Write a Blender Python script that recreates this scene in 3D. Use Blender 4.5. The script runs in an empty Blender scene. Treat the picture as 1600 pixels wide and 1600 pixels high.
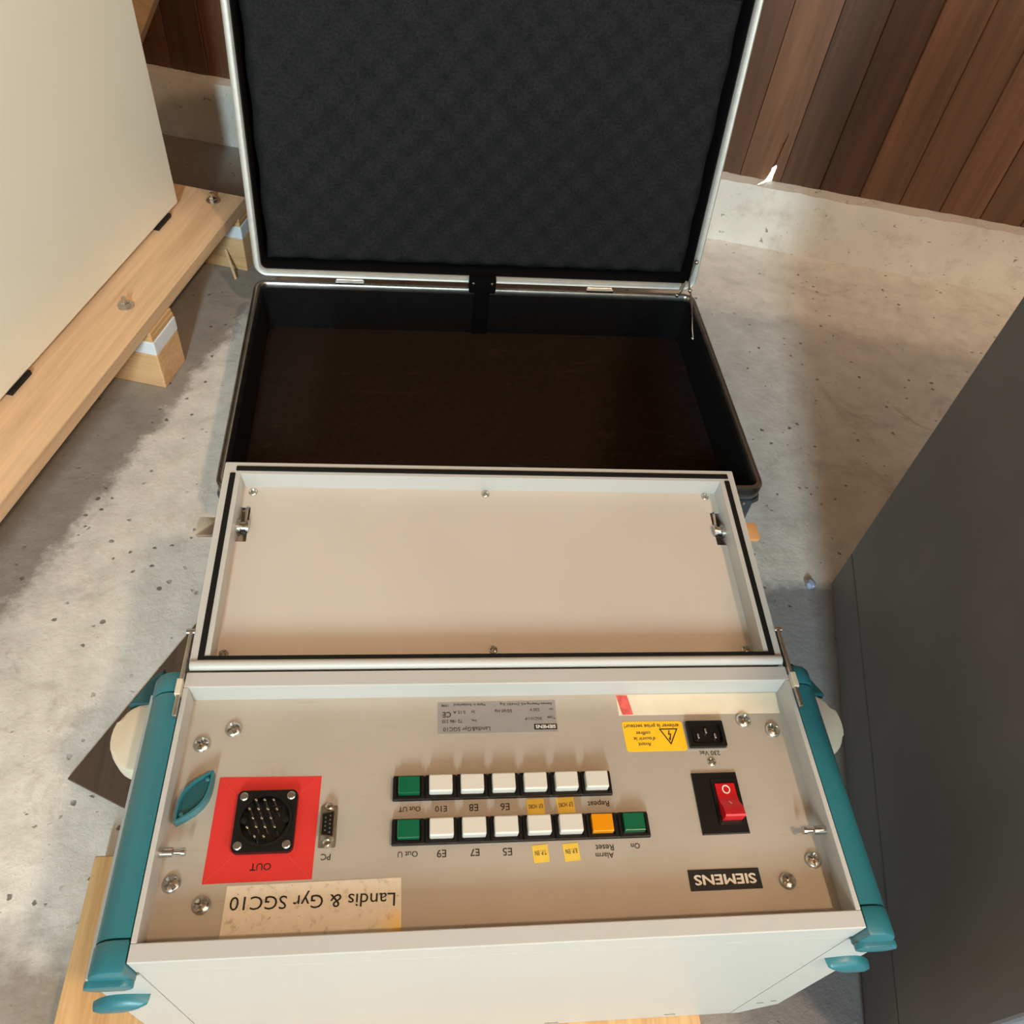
import bpy, bmesh, math, random
from mathutils import Vector, Matrix
random.seed(7)
PI = math.pi
sc = bpy.context.scene
COL = sc.collection

# ------------------------------------------------------------------ camera, world, lights, exposure
cam = bpy.data.cameras.new('camera')
camo = bpy.data.objects.new('camera', cam); COL.objects.link(camo)
cam.sensor_fit = 'HORIZONTAL'; cam.sensor_width = 36.0
cam.lens = 36.0 * 1300.75 / 1600.0
cam.clip_start = 0.02; cam.clip_end = 100
R = Vector((0.99319451, -0.06562766, 0.09621681))
U = Vector((-0.01176296, 0.76537854, 0.64347287))
F = Vector((0.1158719, 0.64022551, -0.75939778))
camo.matrix_world = Matrix(((R.x, U.x, -F.x, -0.06367), (R.y, U.y, -F.y, -0.21075),
                            (R.z, U.z, -F.z, 0.87157), (0, 0, 0, 1)))
sc.camera = camo

world = bpy.data.worlds.new('overcast_sky'); sc.world = world
world.use_nodes = True
bg = world.node_tree.nodes['Background']
bg.inputs[0].default_value = (0.87, 1.0, 1.0, 1); bg.inputs[1].default_value = 3.5

# room frame: origin on the foot of the back wall, along = right, depth = towards the wall
WA = math.radians(14.75)
WB = Vector((0.873, 1.150, 0.0))
DD = Vector((math.cos(WA), -math.sin(WA), 0)); NN = Vector((math.sin(WA), math.cos(WA), 0))
ROOM_L, ROOM_R, ROOM_BACK, ROOM_H = -2.5, 1.3, -5.4, 2.6
DOOR_L, DOOR_R, DOOR_H = -1.9, 0.1, 2.2
WIN_D0, WIN_D1, WIN_Z0, WIN_Z1 = -3.5, -1.3, 0.9, 2.3  # opening added in the unseen right wall for extra fill light
def room(a, d, z=0.0): return WB + DD * a + NN * d + Vector((0, 0, z))

def light(name, kind, loc, target, energy, color, **kw):
    l = bpy.data.lights.new(name, kind); l.energy = energy; l.color = color
    for k, v in kw.items(): setattr(l, k, v)
    o = bpy.data.objects.new(name, l); COL.objects.link(o); o.location = loc
    if target is not None:
        o.rotation_euler = (Vector(target) - Vector(loc)).to_track_quat('-Z', 'Y').to_euler()
    return o
pd = room((DOOR_L + DOOR_R) / 2, ROOM_BACK - 0.02, DOOR_H / 2)
portal = light('door_daylight_portal', 'AREA', pd, pd + NN, 1.0, (1, 1, 1), shape='RECTANGLE', size=DOOR_R - DOOR_L, size_y=DOOR_H)
portal.data.cycles.is_portal = True
pw = room(ROOM_R + 0.05, (WIN_D0 + WIN_D1) / 2, (WIN_Z0 + WIN_Z1) / 2)
portal2 = light('window_daylight_portal', 'AREA', pw, pw - DD, 1.0, (1, 1, 1), shape='RECTANGLE', size=WIN_D1 - WIN_D0, size_y=WIN_Z1 - WIN_Z0)  # window light added from the unseen right side to brighten the cream cabinet
portal2.data.cycles.is_portal = True
light('cool_work_light', 'AREA', (-0.38, -3.35, 2.02), (0.15, 0.6, 0.1), 132, (0.70, 0.93, 1.0), shape='RECTANGLE', size=0.2, size_y=1.0)
light('warm_ceiling_lamp', 'POINT', (0.80, -0.75, 2.25), None, 88, (1.0, 0.69, 0.44), shadow_soft_size=0.06)
light('sun', 'SUN', (0, 6, 5), None, 30.0, (1.0, 0.95, 0.88), angle=0.01).rotation_euler = (
    (-NN * 1.0 - DD * 0.9 + Vector((0, 0, -0.9))).to_track_quat('-Z', 'Y').to_euler())

sc.cycles.max_bounces = 7; sc.cycles.diffuse_bounces = 4; sc.cycles.glossy_bounces = 3; sc.cycles.caustics_reflective = False
sc.view_settings.view_transform = 'Standard'; sc.view_settings.look = 'None'
sc.view_settings.exposure = 0.0; sc.view_settings.gamma = 1.0
sc.view_settings.use_curve_mapping = False

# ------------------------------------------------------------------ materials
def lin(c): return tuple((v / 12.92 if v <= 0.04045 else ((v + 0.055) / 1.055) ** 2.4) for v in c)
def S(r, g, b): return lin((r / 255, g / 255, b / 255)) + (1,)

class NT:
    def __init__(s, name):
        s.m = bpy.data.materials.new(name); s.m.use_nodes = True
        s.t = s.m.node_tree; s.b = s.t.nodes['Principled BSDF']
    def n(s, typ, **kw):
        x = s.t.nodes.new(typ)
        for k, v in kw.items():
            if k.startswith('i_'):
                x.inputs[int(k[2:])].default_value = v
            else: setattr(x, k, v)
        return x
    def l(s, a, b): s.t.links.new(a, b)
    def noise(s, vec, scale, detail=4.0, rough=0.55, dist=0.0):
        x = s.n('ShaderNodeTexNoise'); x.inputs['Scale'].default_value = scale
        x.inputs['Detail'].default_value = detail; x.inputs['Roughness'].default_value = rough
        x.inputs['Distortion'].default_value = dist
        if vec is not None: s.l(vec, x.inputs['Vector'])
        return x
    def ramp(s, fac, stops):
        x = s.n('ShaderNodeValToRGB'); el = x.color_ramp.elements
        while len(el) < len(stops): el.new(0.5)
        for e, (p, c) in zip(el, stops):
            e.position = p; e.color = c if len(c) == 4 else tuple(c) + (1,)
        s.l(fac, x.inputs[0]); return x
    def mix(s, fac, a, b, blend='MIX'):
        x = s.n('ShaderNodeMix', data_type='RGBA', blend_type=blend)
        for sock, v in ((x.inputs[0], fac), (x.inputs[6], a), (x.inputs[7], b)):
            if hasattr(v, 'is_linked') or hasattr(v, 'links'): s.l(v, sock)
            else: sock.default_value = v
        return x.outputs[2]
    def math(s, op, a, b=0.0, clamp=False):
        x = s.n('ShaderNodeMath', operation=op, use_clamp=clamp)
        for sock, v in ((x.inputs[0], a), (x.inputs[1], b)):
            if hasattr(v, 'links'): s.l(v, sock)
            else: sock.default_value = v
        return x.outputs[0]
    def bump(s, h, strength, dist=0.002):
        x = s.n('ShaderNodeBump'); x.inputs['Strength'].default_value = strength
        x.inputs['Distance'].default_value = dist
        s.l(h, x.inputs['Height']); s.l(x.outputs[0], s.b.inputs['Normal']); return x
    def coords(s, kind='Object'): return s.n('ShaderNodeTexCoord').outputs[kind]
    def mapping(s, vec, scale=(1, 1, 1), rot=(0, 0, 0), loc=(0, 0, 0)):
        x = s.n('ShaderNodeMapping'); x.inputs['Scale'].default_value = scale
        x.inputs['Rotation'].default_value = rot; x.inputs['Location'].default_value = loc
        s.l(vec, x.inputs['Vector']); return x.outputs[0]

def simple(name, col, rough=0.5, metal=0.0, var=0.06, scale=40.0, bump=0.0, bscale=300.0, spec=0.5, coat=0.0):
    k = NT(name); co = k.coords()
    n = k.noise(co, scale)
    dark = tuple(c * (1 - var * 2.2) for c in col[:3]) + (1,)
    lite = tuple(min(1, c * (1 + var)) for c in col[:3]) + (1,)
    r = k.ramp(n.outputs[0], [(0.3, dark), (0.7, lite)])
    k.l(r.outputs[0], k.b.inputs['Base Color'])
    k.b.inputs['Roughness'].default_value = rough; k.b.inputs['Metallic'].default_value = metal
    k.b.inputs['Specular IOR Level'].default_value = spec
    k.b.inputs['Coat Weight'].default_value = coat
    if bump:
        k.bump(k.noise(co, bscale, 3).outputs[0], bump, 0.0008)
    return k.m

M = {}
M['paint'] = simple('grey_white_powder_coat', S(184, 182, 177), 0.42, var=0.015, scale=6, bump=0.05, bscale=1400)
M['panel'] = None
M['teal'] = simple('teal_plastic', S(40, 108, 118), 0.38, var=0.03, scale=15)
M['teal_dark'] = simple('dark_teal_plastic', S(26, 78, 82), 0.45, var=0.03, scale=15)
M['cream'] = simple('cream_plastic', S(208, 198, 178), 0.4, var=0.02)
M['tan'] = simple('tan_plastic', S(236, 172, 112), 0.4, var=0.02)  # metal latch tab, orange reflected light painted into its colour
M['plaster'] = simple('whitewashed_plaster', S(206, 198, 182), 0.8, var=0.05, scale=3, bump=0.3, bscale=40)  # unseen right wall, made pale to bounce light onto the cream cabinet
M['rubber'] = simple('black_rubber', S(13, 12, 11), 0.8, var=0.1, scale=200, spec=0.25)
M['black'] = simple('black_plastic', S(15, 15, 15), 0.42, var=0.08, scale=80, spec=0.35)
M['blackfab'] = simple('black_webbing', S(4, 4, 5), 0.9, var=0.1, scale=300, spec=0.12)
M['chrome'] = simple('bright_metal', S(205, 203, 198), 0.22, 1.0, var=0.05, scale=60)
M['steel'] = simple('zinc_steel', S(204, 200, 190), 0.32, 1.0, var=0.08, scale=120)
M['alu'] = simple('brushed_aluminium', S(205, 205, 205), 0.35, 1.0, var=0.05, scale=60)
M['white_btn'] = simple('white_button_plastic', S(206, 201, 190), 0.35, var=0.015)
M['green_btn'] = simple('green_lens', S(4, 92, 60), 0.22, var=0.03, coat=0.4)
M['amber_btn'] = simple('amber_lens', S(222, 140, 8), 0.2, var=0.03, coat=0.4)
M['red'] = simple('red_sticker', S(204, 46, 40), 0.5, var=0.03, scale=30)
M['red_plastic'] = simple('red_rocker_plastic', S(206, 26, 36), 0.3, var=0.03, coat=0.3)
M['yellow'] = simple('yellow_sticker', S(245, 190, 30), 0.5, var=0.02)
M['yellow2'] = simple('yellow_paper_label', S(226, 188, 70), 0.6, var=0.03, scale=90)
M['plate'] = simple('grey_name_plate', S(140, 136, 131), 0.42, var=0.03, scale=80)
M['ink'] = simple('black_ink', S(15, 14, 13), 0.6, var=0.05)
M['ink_grey'] = simple('dark_grey_ink', S(52, 48, 44), 0.6, var=0.05)
M['white_ink'] = simple('white_ink', S(226, 220, 208), 0.5, var=0.02)
M['greymetal'] = simple('grey_painted_steel', S(118, 121, 127), 0.5, var=0.06, scale=9, bump=0.15, bscale=900)
M['whitemetal'] = simple('cream_painted_cabinet', S(243, 238, 222), 0.45, var=0.015, scale=4)
M['foamwhite'] = simple('white_foam', S(228, 232, 236), 0.7, var=0.02, scale=80)
M['caseskin'] = simple('dark_grey_laminate', S(66, 72, 78), 0.45, var=0.08, scale=60, bump=0.2, bscale=900)
M['lining'] = simple('black_fabric_lining', S(11, 11, 13), 0.92, var=0.2, scale=60, bump=0.3, bscale=900, spec=0.18)
M['lidrim'] = simple('satin_aluminium_profile', S(206, 208, 204), 0.45, 0.35, var=0.04, scale=50)
M['rim'] = simple('worn_aluminium_profile', S(150, 146, 140), 0.3, 1.0, var=0.1, scale=50)

def dirty_label(name):
    # cream sticker, worn and dirty, one corner gone yellow
    k = NT(name); co = k.coords()
    n1 = k.noise(co, 130, 5, 0.65); n2 = k.noise(co, 420, 4, 0.6)
    base = k.ramp(n1.outputs[0], [(0.30, S(172, 158, 140)), (0.44, S(212, 200, 178)), (0.8, S(220, 209, 188))])
    spk = k.ramp(n2.outputs[0], [(0.29, (1, 1, 1)), (0.33, (0, 0, 0))])
    c = k.mix(spk.outputs[0], base.outputs[0], S(128, 114, 96))
    # yellow stain in one corner
    v = k.n('ShaderNodeVectorMath', operation='DISTANCE'); k.l(co, v.inputs[0]); v.inputs[1].default_value = (0.047, -0.016, 0)
    d = k.math('ADD', v.outputs['Value'], k.math('MULTIPLY', n1.outputs[0], 0.012))
    st = k.ramp(d, [(0.012, (1, 1, 1)), (0.026, (0, 0, 0))])
    c = k.mix(k.math('MULTIPLY', st.outputs[0], 0.8), c, S(246, 196, 70))
    k.l(c, k.b.inputs['Base Color']); k.b.inputs['Roughness'].default_value = 0.55
    return k.m
M['label'] = dirty_label('worn_cream_label')

def panel_mat():
    k = NT('brushed_anodised_panel'); co = k.coords()
    n1 = k.noise(co, 9, 4, 0.6); n2 = k.noise(co, 260, 3, 0.6); n3 = k.noise(k.mapping(co, (1, 18, 1)), 16, 3)
    c = k.ramp(n1.outputs[0], [(0.3, S(178, 168, 154)), (0.7, S(190, 180, 167))]).outputs[0]
    spk = k.ramp(n2.outputs[0], [(0.22, (1, 1, 1)), (0.26, (0, 0, 0))])
    c = k.mix(spk.outputs[0], c, S(112, 98, 82))
    sm = k.ramp(n3.outputs[0], [(0.60, (0, 0, 0)), (0.78, (1, 1, 1))])
    c = k.mix(k.math('MULTIPLY', sm.outputs[0], 0.25), c, S(158, 142, 122))
    k.l(c, k.b.inputs['Base Color']); k.b.inputs['Roughness'].default_value = 0.36
    k.b.inputs['Metallic'].default_value = 0.25
    return k.m
M['panel'] = panel_mat()

def tray_mat():
    k = NT('scuffed_grey_white_tray'); co = k.coords()
    n2 = k.noise(k.mapping(co, (1, 1.6, 1)), 46, 3, 0.7, 2.0); n3 = k.noise(co, 7, 2)
    c = k.ramp(n3.outputs[0], [(0.3, S(188, 178, 167)), (0.7, S(195, 186, 175))]).outputs[0]
    spk = k.ramp(n2.outputs[0], [(0.19, (1, 1, 1)), (0.215, (0, 0, 0))])
    c = k.mix(k.math('MULTIPLY', spk.outputs[0], 0.6), c, S(150, 136, 118))
    k.l(c, k.b.inputs['Base Color']); k.b.inputs['Roughness'].default_value = 0.45
    return k.m
M['tray'] = tray_mat()

def wood(name, a, b, c, scale=1.0, rough=0.6, axis=1, bump=0.25, rnd=0.0):
    k = NT(name); co = k.coords()
    info = k.n('ShaderNodeObjectInfo')
    off = k.n('ShaderNodeVectorMath', operation='ADD'); k.l(co, off.inputs[0])
    mul = k.math('MULTIPLY', info.outputs['Random'], 37.0)
    cx = k.n('ShaderNodeCombineXYZ')
    for i in range(3): k.l(mul, cx.inputs[i])
    k.l(cx.outputs[0], off.inputs[1])
    s = [14 * scale] * 3; s[axis] = 0.9 * scale
    n = k.noise(k.mapping(off.outputs[0], tuple(s)), 1.6, 6, 0.6, 0.9)
    s2 = [90 * scale] * 3; s2[axis] = 3 * scale
    g = k.noise(k.mapping(off.outputs[0], tuple(s2)), 2.0, 4, 0.6)
    col = k.ramp(n.outputs[0], [(0.25, a), (0.5, b), (0.75, c)]).outputs[0]
    col = k.mix(0.35, col, k.ramp(g.outputs[0], [(0.3, tuple(x * .55 for x in b[:3])), (0.7, tuple(min(1, x * 1.25) for x in b[:3]))]).outputs[0])
    if rnd:
        hv = k.n('ShaderNodeHueSaturation'); k.l(col, hv.inputs['Color'])
        k.l(k.math('ADD', k.math('MULTIPLY', info.outputs['Random'], rnd * 2), 1 - rnd), hv.inputs['Value'])
        col = hv.outputs[0]
    k.l(col, k.b.inputs['Base Color']); k.b.inputs['Roughness'].default_value = rough
    k.bump(g.outputs[0], bump, 0.001)
    return k.m
M['plank'] = wood('dark_brown_wall_wood', S(56, 38, 27), S(94, 64, 45), S(124, 86, 60), 1.0, 0.4, axis=2, bump=0.5, rnd=0.42)
M['pine'] = wood('pale_pine_board', S(196, 152, 110), S(222, 184, 144), S(232, 200, 164), 0.7, 0.55, axis=1, bump=0.1)
M['pineblock'] = wood('pale_pine_block', S(196, 146, 98), S(222, 178, 128), S(234, 198, 152), 1.2, 0.6, axis=0, bump=0.12)
M['ply'] = wood('plywood_offcut', S(170, 122, 76), S(208, 164, 112), S(228, 192, 142), 2.0, 0.6, axis=1, bump=0.2)
M['hardboard'] = wood('dark_hardboard', S(62, 48, 38), S(82, 64, 50), S(98, 78, 62), 2.0, 0.5, axis=1, bump=0.05)
M['ceilwood'] = wood('brown_ceiling_wood', S(120, 96, 76), S(150, 124, 100), S(172, 146, 120), 1.0, 0.6, axis=1)

def concrete_floor():
    k = NT('stained_concrete'); g = k.n('ShaderNodeNewGeometry'); co = g.outputs['Position']
    n1 = k.noise(co, 3.2, 6, 0.62, 0.4); n2 = k.noise(co, 24, 6, 0.65); n3 = k.noise(co, 85, 4, 0.7); n4 = k.noise(co, 9, 5, 0.7, 1.2)
    c = k.ramp(n1.outputs[0], [(0.25, S(198, 195, 190)), (0.5, S(216, 213, 207)), (0.75, S(230, 227, 220))]).outputs[0]
    c = k.mix(0.45, c, k.ramp(n2.outputs[0], [(0.28, S(176, 171, 164)), (0.6, S(230, 226, 219))]).outputs[0])
    # dirt smears
    sm = k.ramp(n4.outputs[0], [(0.56, (0, 0, 0)), (0.72, (1, 1, 1))])
    c = k.mix(k.math('MULTIPLY', sm.outputs[0], 0.38), c, S(124, 112, 98))
    # pits
    vo = k.n('ShaderNodeTexVoronoi', feature='F1'); vo.inputs['Scale'].default_value = 52; k.l(co, vo.inputs['Vector'])
    pit = k.ramp(k.math('ADD', vo.outputs['Distance'], k.math('MULTIPLY', k.noise(co, 110, 3, 0.6).outputs[0], 0.55)), [(0.36, (1, 1, 1)), (0.42, (0, 0, 0))])
    gate = k.ramp(k.noise(co, 14, 2).outputs[0], [(0.45, (0, 0, 0)), (0.55, (1, 1, 1))])
    pitm = k.math('MULTIPLY', pit.outputs[0], gate.outputs[0])
    c = k.mix(k.math('MULTIPLY', pitm, 0.75), c, S(66, 56, 46))
    fs = k.ramp(k.noise(k.mapping(co, (1, 1.5, 1)), 150, 3, 0.7).outputs[0], [(0.27, (1, 1, 1)), (0.34, (0, 0, 0))])
    c = k.mix(k.math('MULTIPLY', fs.outputs[0], 0.5), c, S(110, 98, 84))
    # damp, dirty strip along the pallet on the left: ragged edge
    sep = k.n('ShaderNodeSeparateXYZ'); k.l(co, sep.inputs[0])
    # signed distance to the line through (-0.349,0.915) and (-0.47,0.55)
    nx, ny = 0.949, -0.3147
    sd = k.math('ADD', k.math('MULTIPLY', sep.outputs[0], nx), k.math('MULTIPLY', sep.outputs[1], ny))
    sd = k.math('ADD', sd, 0.949 * 0.349 + 0.3147 * 0.915)
    sd = k.math('ADD', sd, k.math('MULTIPLY', k.math('SUBTRACT', k.noise(co, 22, 6, 0.75).outputs[0], 0.5), 0.09))
    damp = k.ramp(k.math('ADD', sd, 0.5), [(0.488, (1, 1, 1)), (0.508, (0, 0, 0))])
    # only near the left side
    c = k.mix(k.math('MULTIPLY', damp.outputs[0], 0.66), c, S(98, 86, 74))
    # shade of whoever holds the camera, painted brown into the near floor
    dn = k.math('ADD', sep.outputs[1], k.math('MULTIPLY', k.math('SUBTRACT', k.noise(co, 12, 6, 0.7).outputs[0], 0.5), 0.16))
    near_shade = k.ramp(k.math('ADD', dn, 0.5), [(0.46, (1, 1, 1)), (0.54, (0, 0, 0))])
    c = k.mix(k.math('MULTIPLY', near_shade.outputs[0], 0.7), c, S(104, 88, 72))
    # dark bluish grey patch between the test set and the grey cabinet, ragged edge
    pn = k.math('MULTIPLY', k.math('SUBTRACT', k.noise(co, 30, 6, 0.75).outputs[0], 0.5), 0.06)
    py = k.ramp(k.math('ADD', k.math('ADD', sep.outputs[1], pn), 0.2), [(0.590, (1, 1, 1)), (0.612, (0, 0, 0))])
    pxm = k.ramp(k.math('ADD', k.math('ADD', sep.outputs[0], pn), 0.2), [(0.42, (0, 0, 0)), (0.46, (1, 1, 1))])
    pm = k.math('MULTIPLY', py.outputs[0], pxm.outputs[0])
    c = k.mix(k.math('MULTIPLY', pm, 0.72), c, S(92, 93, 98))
    # pale scratched line on the right
    ax, ay, bx, by = 0.40, 0.500, 0.497, 0.449
    L = math.hypot(bx - ax, by - ay); tx, ty = (bx - ax) / L, (by - ay) / L
    u = k.math('ADD', k.math('MULTIPLY', sep.outputs[0], tx), k.math('MULTIPLY', sep.outputs[1], ty)); u = k.math('SUBTRACT', u, ax * tx + ay * ty)
    w = k.math('ADD', k.math('MULTIPLY', sep.outputs[0], -ty), k.math('MULTIPLY', sep.outputs[1], tx)); w = k.math('SUBTRACT', w, -ax * ty + ay * tx)
    w = k.math('ABSOLUTE', k.math('ADD', w, k.math('MULTIPLY', k.math('SUBTRACT', n2.outputs[0], 0.5), 0.006)))
    m = k.math('LESS_THAN', w, 0.0013); m = k.math('MULTIPLY', m, k.math('GREATER_THAN', u, 0.0)); m = k.math('MULTIPLY', m, k.math('LESS_THAN', u, L))
    c = k.mix(k.math('MULTIPLY', m, 0.7), c, S(214, 210, 204))
    k.l(c, k.b.inputs['Base Color'])
    rr = k.ramp(n2.outputs[0], [(0.3, (0.42,) * 3), (0.7, (0.62,) * 3)]); k.l(rr.outputs[0], k.b.inputs['Roughness'])
    h = k.math('ADD', k.math('MULTIPLY', n2.outputs[0], 1.0), k.math('MULTIPLY', n3.outputs[0], 0.35))
    h = k.math('SUBTRACT', h, k.math('MULTIPLY', pitm, 0.8))
    k.bump(h, 0.45, 0.005)
    return k.m
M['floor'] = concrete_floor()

def kerb_mat():
    k = NT('painted_concrete_kerb'); g = k.n('ShaderNodeNewGeometry'); co = g.outputs['Position']
    n1 = k.noise(co, 5, 5, 0.6); n2 = k.noise(k.mapping(co, (1, 1, 1.6)), 60, 4, 0.7, 0.8); n3 = k.noise(co, 16, 5, 0.65)
    c = k.ramp(n1.outputs[0], [(0.3, S(206, 203, 194)), (0.7, S(228, 225, 217))]).outputs[0]
    sp = k.ramp(n2.outputs[0], [(0.31, (1, 1, 1)), (0.36, (0, 0, 0))])
    c = k.mix(k.math('MULTIPLY', sp.outputs[0], 0.75), c, S(92, 76, 58))
    sm = k.ramp(n3.outputs[0], [(0.55, (0, 0, 0)), (0.75, (1, 1, 1))])
    c = k.mix(k.math('MULTIPLY', sm.outputs[0], 0.35), c, S(136, 118, 94))
    k.l(c, k.b.inputs['Base Color']); k.b.inputs['Roughness'].default_value = 0.6
    k.bump(n2.outputs[0], 0.4, 0.003)
    return k.m
M['kerb'] = kerb_mat()

def foam_mat(name, a, b, sc1, bump):
    k = NT(name); co = k.coords()
    n = k.noise(co, sc1, 5, 0.7); n2 = k.noise(co, 22, 3)
    c = k.ramp(n.outputs[0], [(0.3, a), (0.7, b)]).outputs[0]
    c = k.mix(k.math('MULTIPLY', n2.outputs[0], 0.5), c, a)
    if 'floor' in name:
        sf = k.ramp(k.noise(k.mapping(co, (5, 22, 1), (0, 0, 0.5)), 1.3, 4, 0.75, 1.5).outputs[0], [(0.60, (0, 0, 0)), (0.75, (1, 1, 1))])
        c = k.mix(k.math('MULTIPLY', sf.outputs[0], 0.45), c, S(74, 62, 54))
    k.l(c, k.b.inputs['Base Color']); k.b.inputs['Roughness'].default_value = 0.95
    k.b.inputs['Specular IOR Level'].default_value = 0.2
    k.bump(n.outputs[0], bump, 0.002)
    return k.m
M['foam'] = foam_mat('black_egg_crate_foam', S(16, 17, 18), S(44, 46, 49), 320, 0.6)
M['casefloor'] = foam_mat('dark_brown_foam_floor', S(30, 21, 16), S(46, 33, 26), 160, 0.3)

# ------------------------------------------------------------------ mesh helpers
def link(name, me, mat, parent=None, loc=(0, 0, 0), rot=(0, 0, 0)):
    o = bpy.data.objects.new(name, me); COL.objects.link(o)
    if mat is not None and len(me.materials) == 0: me.materials.append(M[mat] if isinstance(mat, str) else mat)
    o.parent = parent; o.location = loc; o.rotation_euler = rot
    return o
def empty(name, loc=(0, 0, 0), rot=(0, 0, 0), label=None, cat=None, group=None):
    o = bpy.data.objects.new(name, None); COL.objects.link(o); o.location = loc; o.rotation_euler = rot
    o.empty_display_size = 0.05
    tag(o, label, cat, group); return o
def tag(o, label=None, cat=None, group=None, kind=None):
    if label: o['label'] = label
    if cat: o['category'] = cat
    if group: o['group'] = group
    if kind: o['kind'] = kind
    return o
def to_mesh(bm, name, smooth=False, angle=None):
    bmesh.ops.recalc_face_normals(bm, faces=bm.faces[:])
    me = bpy.data.meshes.new(name); bm.to_mesh(me); bm.free()
    if smooth:
        for p in me.polygons: p.use_smooth = True
        if angle is not None:
            try: me.set_sharp_from_angle(angle=angle)
            except Exception: pass
    return me
def bm_box(bm, x0, x1, y0, y1, z0, z1):
    vs = [bm.verts.new(p) for p in ((x0, y0, z0), (x1, y0, z0), (x1, y1, z0), (x0, y1, z0), (x0, y0, z1), (x1, y0, z1), (x1, y1, z1), (x0, y1, z1))]
    fs = [bm.faces.new([vs[i] for i in q]) for q in ((3, 2, 1, 0), (4, 5, 6, 7), (0, 1, 5, 4), (1, 2, 6, 5), (2, 3, 7, 6), (3, 0, 4, 7))]
    return vs, fs
def box_me(name, x0, x1, y0, y1, z0, z1, bev=0.0, seg=2):
    bm = bmesh.new(); bm_box(bm, x0, x1, y0, y1, z0, z1)
    if bev: bmesh.ops.bevel(bm, geom=bm.edges[:], offset=bev, segments=seg, profile=0.5, affect='EDGES', clamp_overlap=True)
    return to_mesh(bm, name, bool(bev), 0.25)
def box(name, dims, mat, parent=None, bev=0.0, loc=(0, 0, 0), rot=(0, 0, 0), seg=2):
    return link(name, box_me(name, *dims, bev=bev, seg=seg), mat, parent, loc, rot)
def bm_prism(bm, pts, z0, z1):
    a = [bm.verts.new((x, y, z0)) for x, y in pts]; b = [bm.verts.new((x, y, z1)) for x, y in pts]
    n = len(pts)
    f0 = bm.faces.new(a[::-1]); f1 = bm.faces.new(b)
    for i in range(n): bm.faces.new((a[i], a[(i + 1) % n], b[(i + 1) % n], b[i]))
    return f0, f1, b
def prism_me(name, pts, z0, z1, bev=0.0, seg=2, smooth=True):
    bm = bmesh.new(); f0, f1, b = bm_prism(bm, pts, z0, z1)
    if bev: bmesh.ops.bevel(bm, geom=list(f1.edges), offset=bev, segments=seg, profile=0.5, affect='EDGES', clamp_overlap=True)
    return to_mesh(bm, name, smooth, 0.6)
def rrect(x0, x1, y0, y1, r, n=5):
    out = []
    for cx, cy, a0 in ((x1 - r, y0 + r, -PI / 2), (x1 - r, y1 - r, 0), (x0 + r, y1 - r, PI / 2), (x0 + r, y0 + r, PI)):
        for i in range(n + 1):
            a = a0 + PI / 2 * i / n; out.append((cx + r * math.cos(a), cy + r * math.sin(a)))
    return out
def ring_me(name, outer, inner, z0, z1):
    # closed ring between two outlines with the same number of points
    bm = bmesh.new(); n = len(outer)
    A = [[bm.verts.new((x, y, z)) for x, y in o] for o, z in ((outer, z0), (outer, z1), (inner, z1), (inner, z0))]
    for q in range(4):
        P, Q = A[q], A[(q + 1) % 4]
        for i in range(n): bm.faces.new((P[i], P[(i + 1) % n], Q[(i + 1) % n], Q[i]))
    return to_mesh(bm, name, True, 0.6)
def tube_me(name, pts, r, n=8, closed=False):
    bm = bmesh.new(); pts = [Vector(p) for p in pts]; rings = []
    m = len(pts); prev = None
    for i, p in enumerate(pts):
        if closed: t = (pts[(i + 1) % m] - pts[i - 1]).normalized()
        else: t = (pts[min(i + 1, m - 1)] - pts[max(i - 1, 0)]).normalized()
        if prev is None:
            up = Vector((0, 0, 1)) if abs(t.z) < 0.9 else Vector((1, 0, 0))
        else: up = prev
        s = t.cross(up).normalized(); up = s.cross(t).normalized(); prev = up
        rr = r[i] if isinstance(r, (list, tuple)) else r
        rings.append([bm.verts.new(p + (s * math.cos(2 * PI * k / n) + up * math.sin(2 * PI * k / n)) * rr) for k in range(n)])
    cnt = m if closed else m - 1
    for i in range(cnt):
        a, b = rings[i], rings[(i + 1) % m]
        for k in range(n): bm.faces.new((a[k], a[(k + 1) % n], b[(k + 1) % n], b[k]))
    if not closed:
        bm.faces.new(rings[0][::-1]); bm.faces.new(rings[-1])
    return to_mesh(bm, name, True, 0.9)
def lathe_me(name, prof, n=20, axis='Z'):
    bm = bmesh.new(); rings = []
    for r, z in prof:
        if r < 1e-7: rings.append([bm.verts.new((0, 0, z))])
        else: rings.append([bm.verts.new((r * math.cos(2 * PI * k / n), r * math.sin(2 * PI * k / n), z)) for k in range(n)])
    for a, b in zip(rings, rings[1:]):
        for k in range(n):
            if len(a) == 1 and len(b) > 1: bm.faces.new((a[0], b[k], b[(k + 1) % n]))
            elif len(b) == 1 and len(a) > 1: bm.faces.new((a[k], a[(k + 1) % n], b[0]))
            elif len(a) > 1: bm.faces.new((a[k], a[(k + 1) % n], b[(k + 1) % n], b[k]))
    if axis == 'X': bmesh.ops.rotate(bm, verts=bm.verts, matrix=Matrix.Rotation(PI / 2, 3, 'Y'))
    if axis == 'Y': bmesh.ops.rotate(bm, verts=bm.verts, matrix=Matrix.Rotation(-PI / 2, 3, 'X'))
    return to_mesh(bm, name, True, 0.7)

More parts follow.
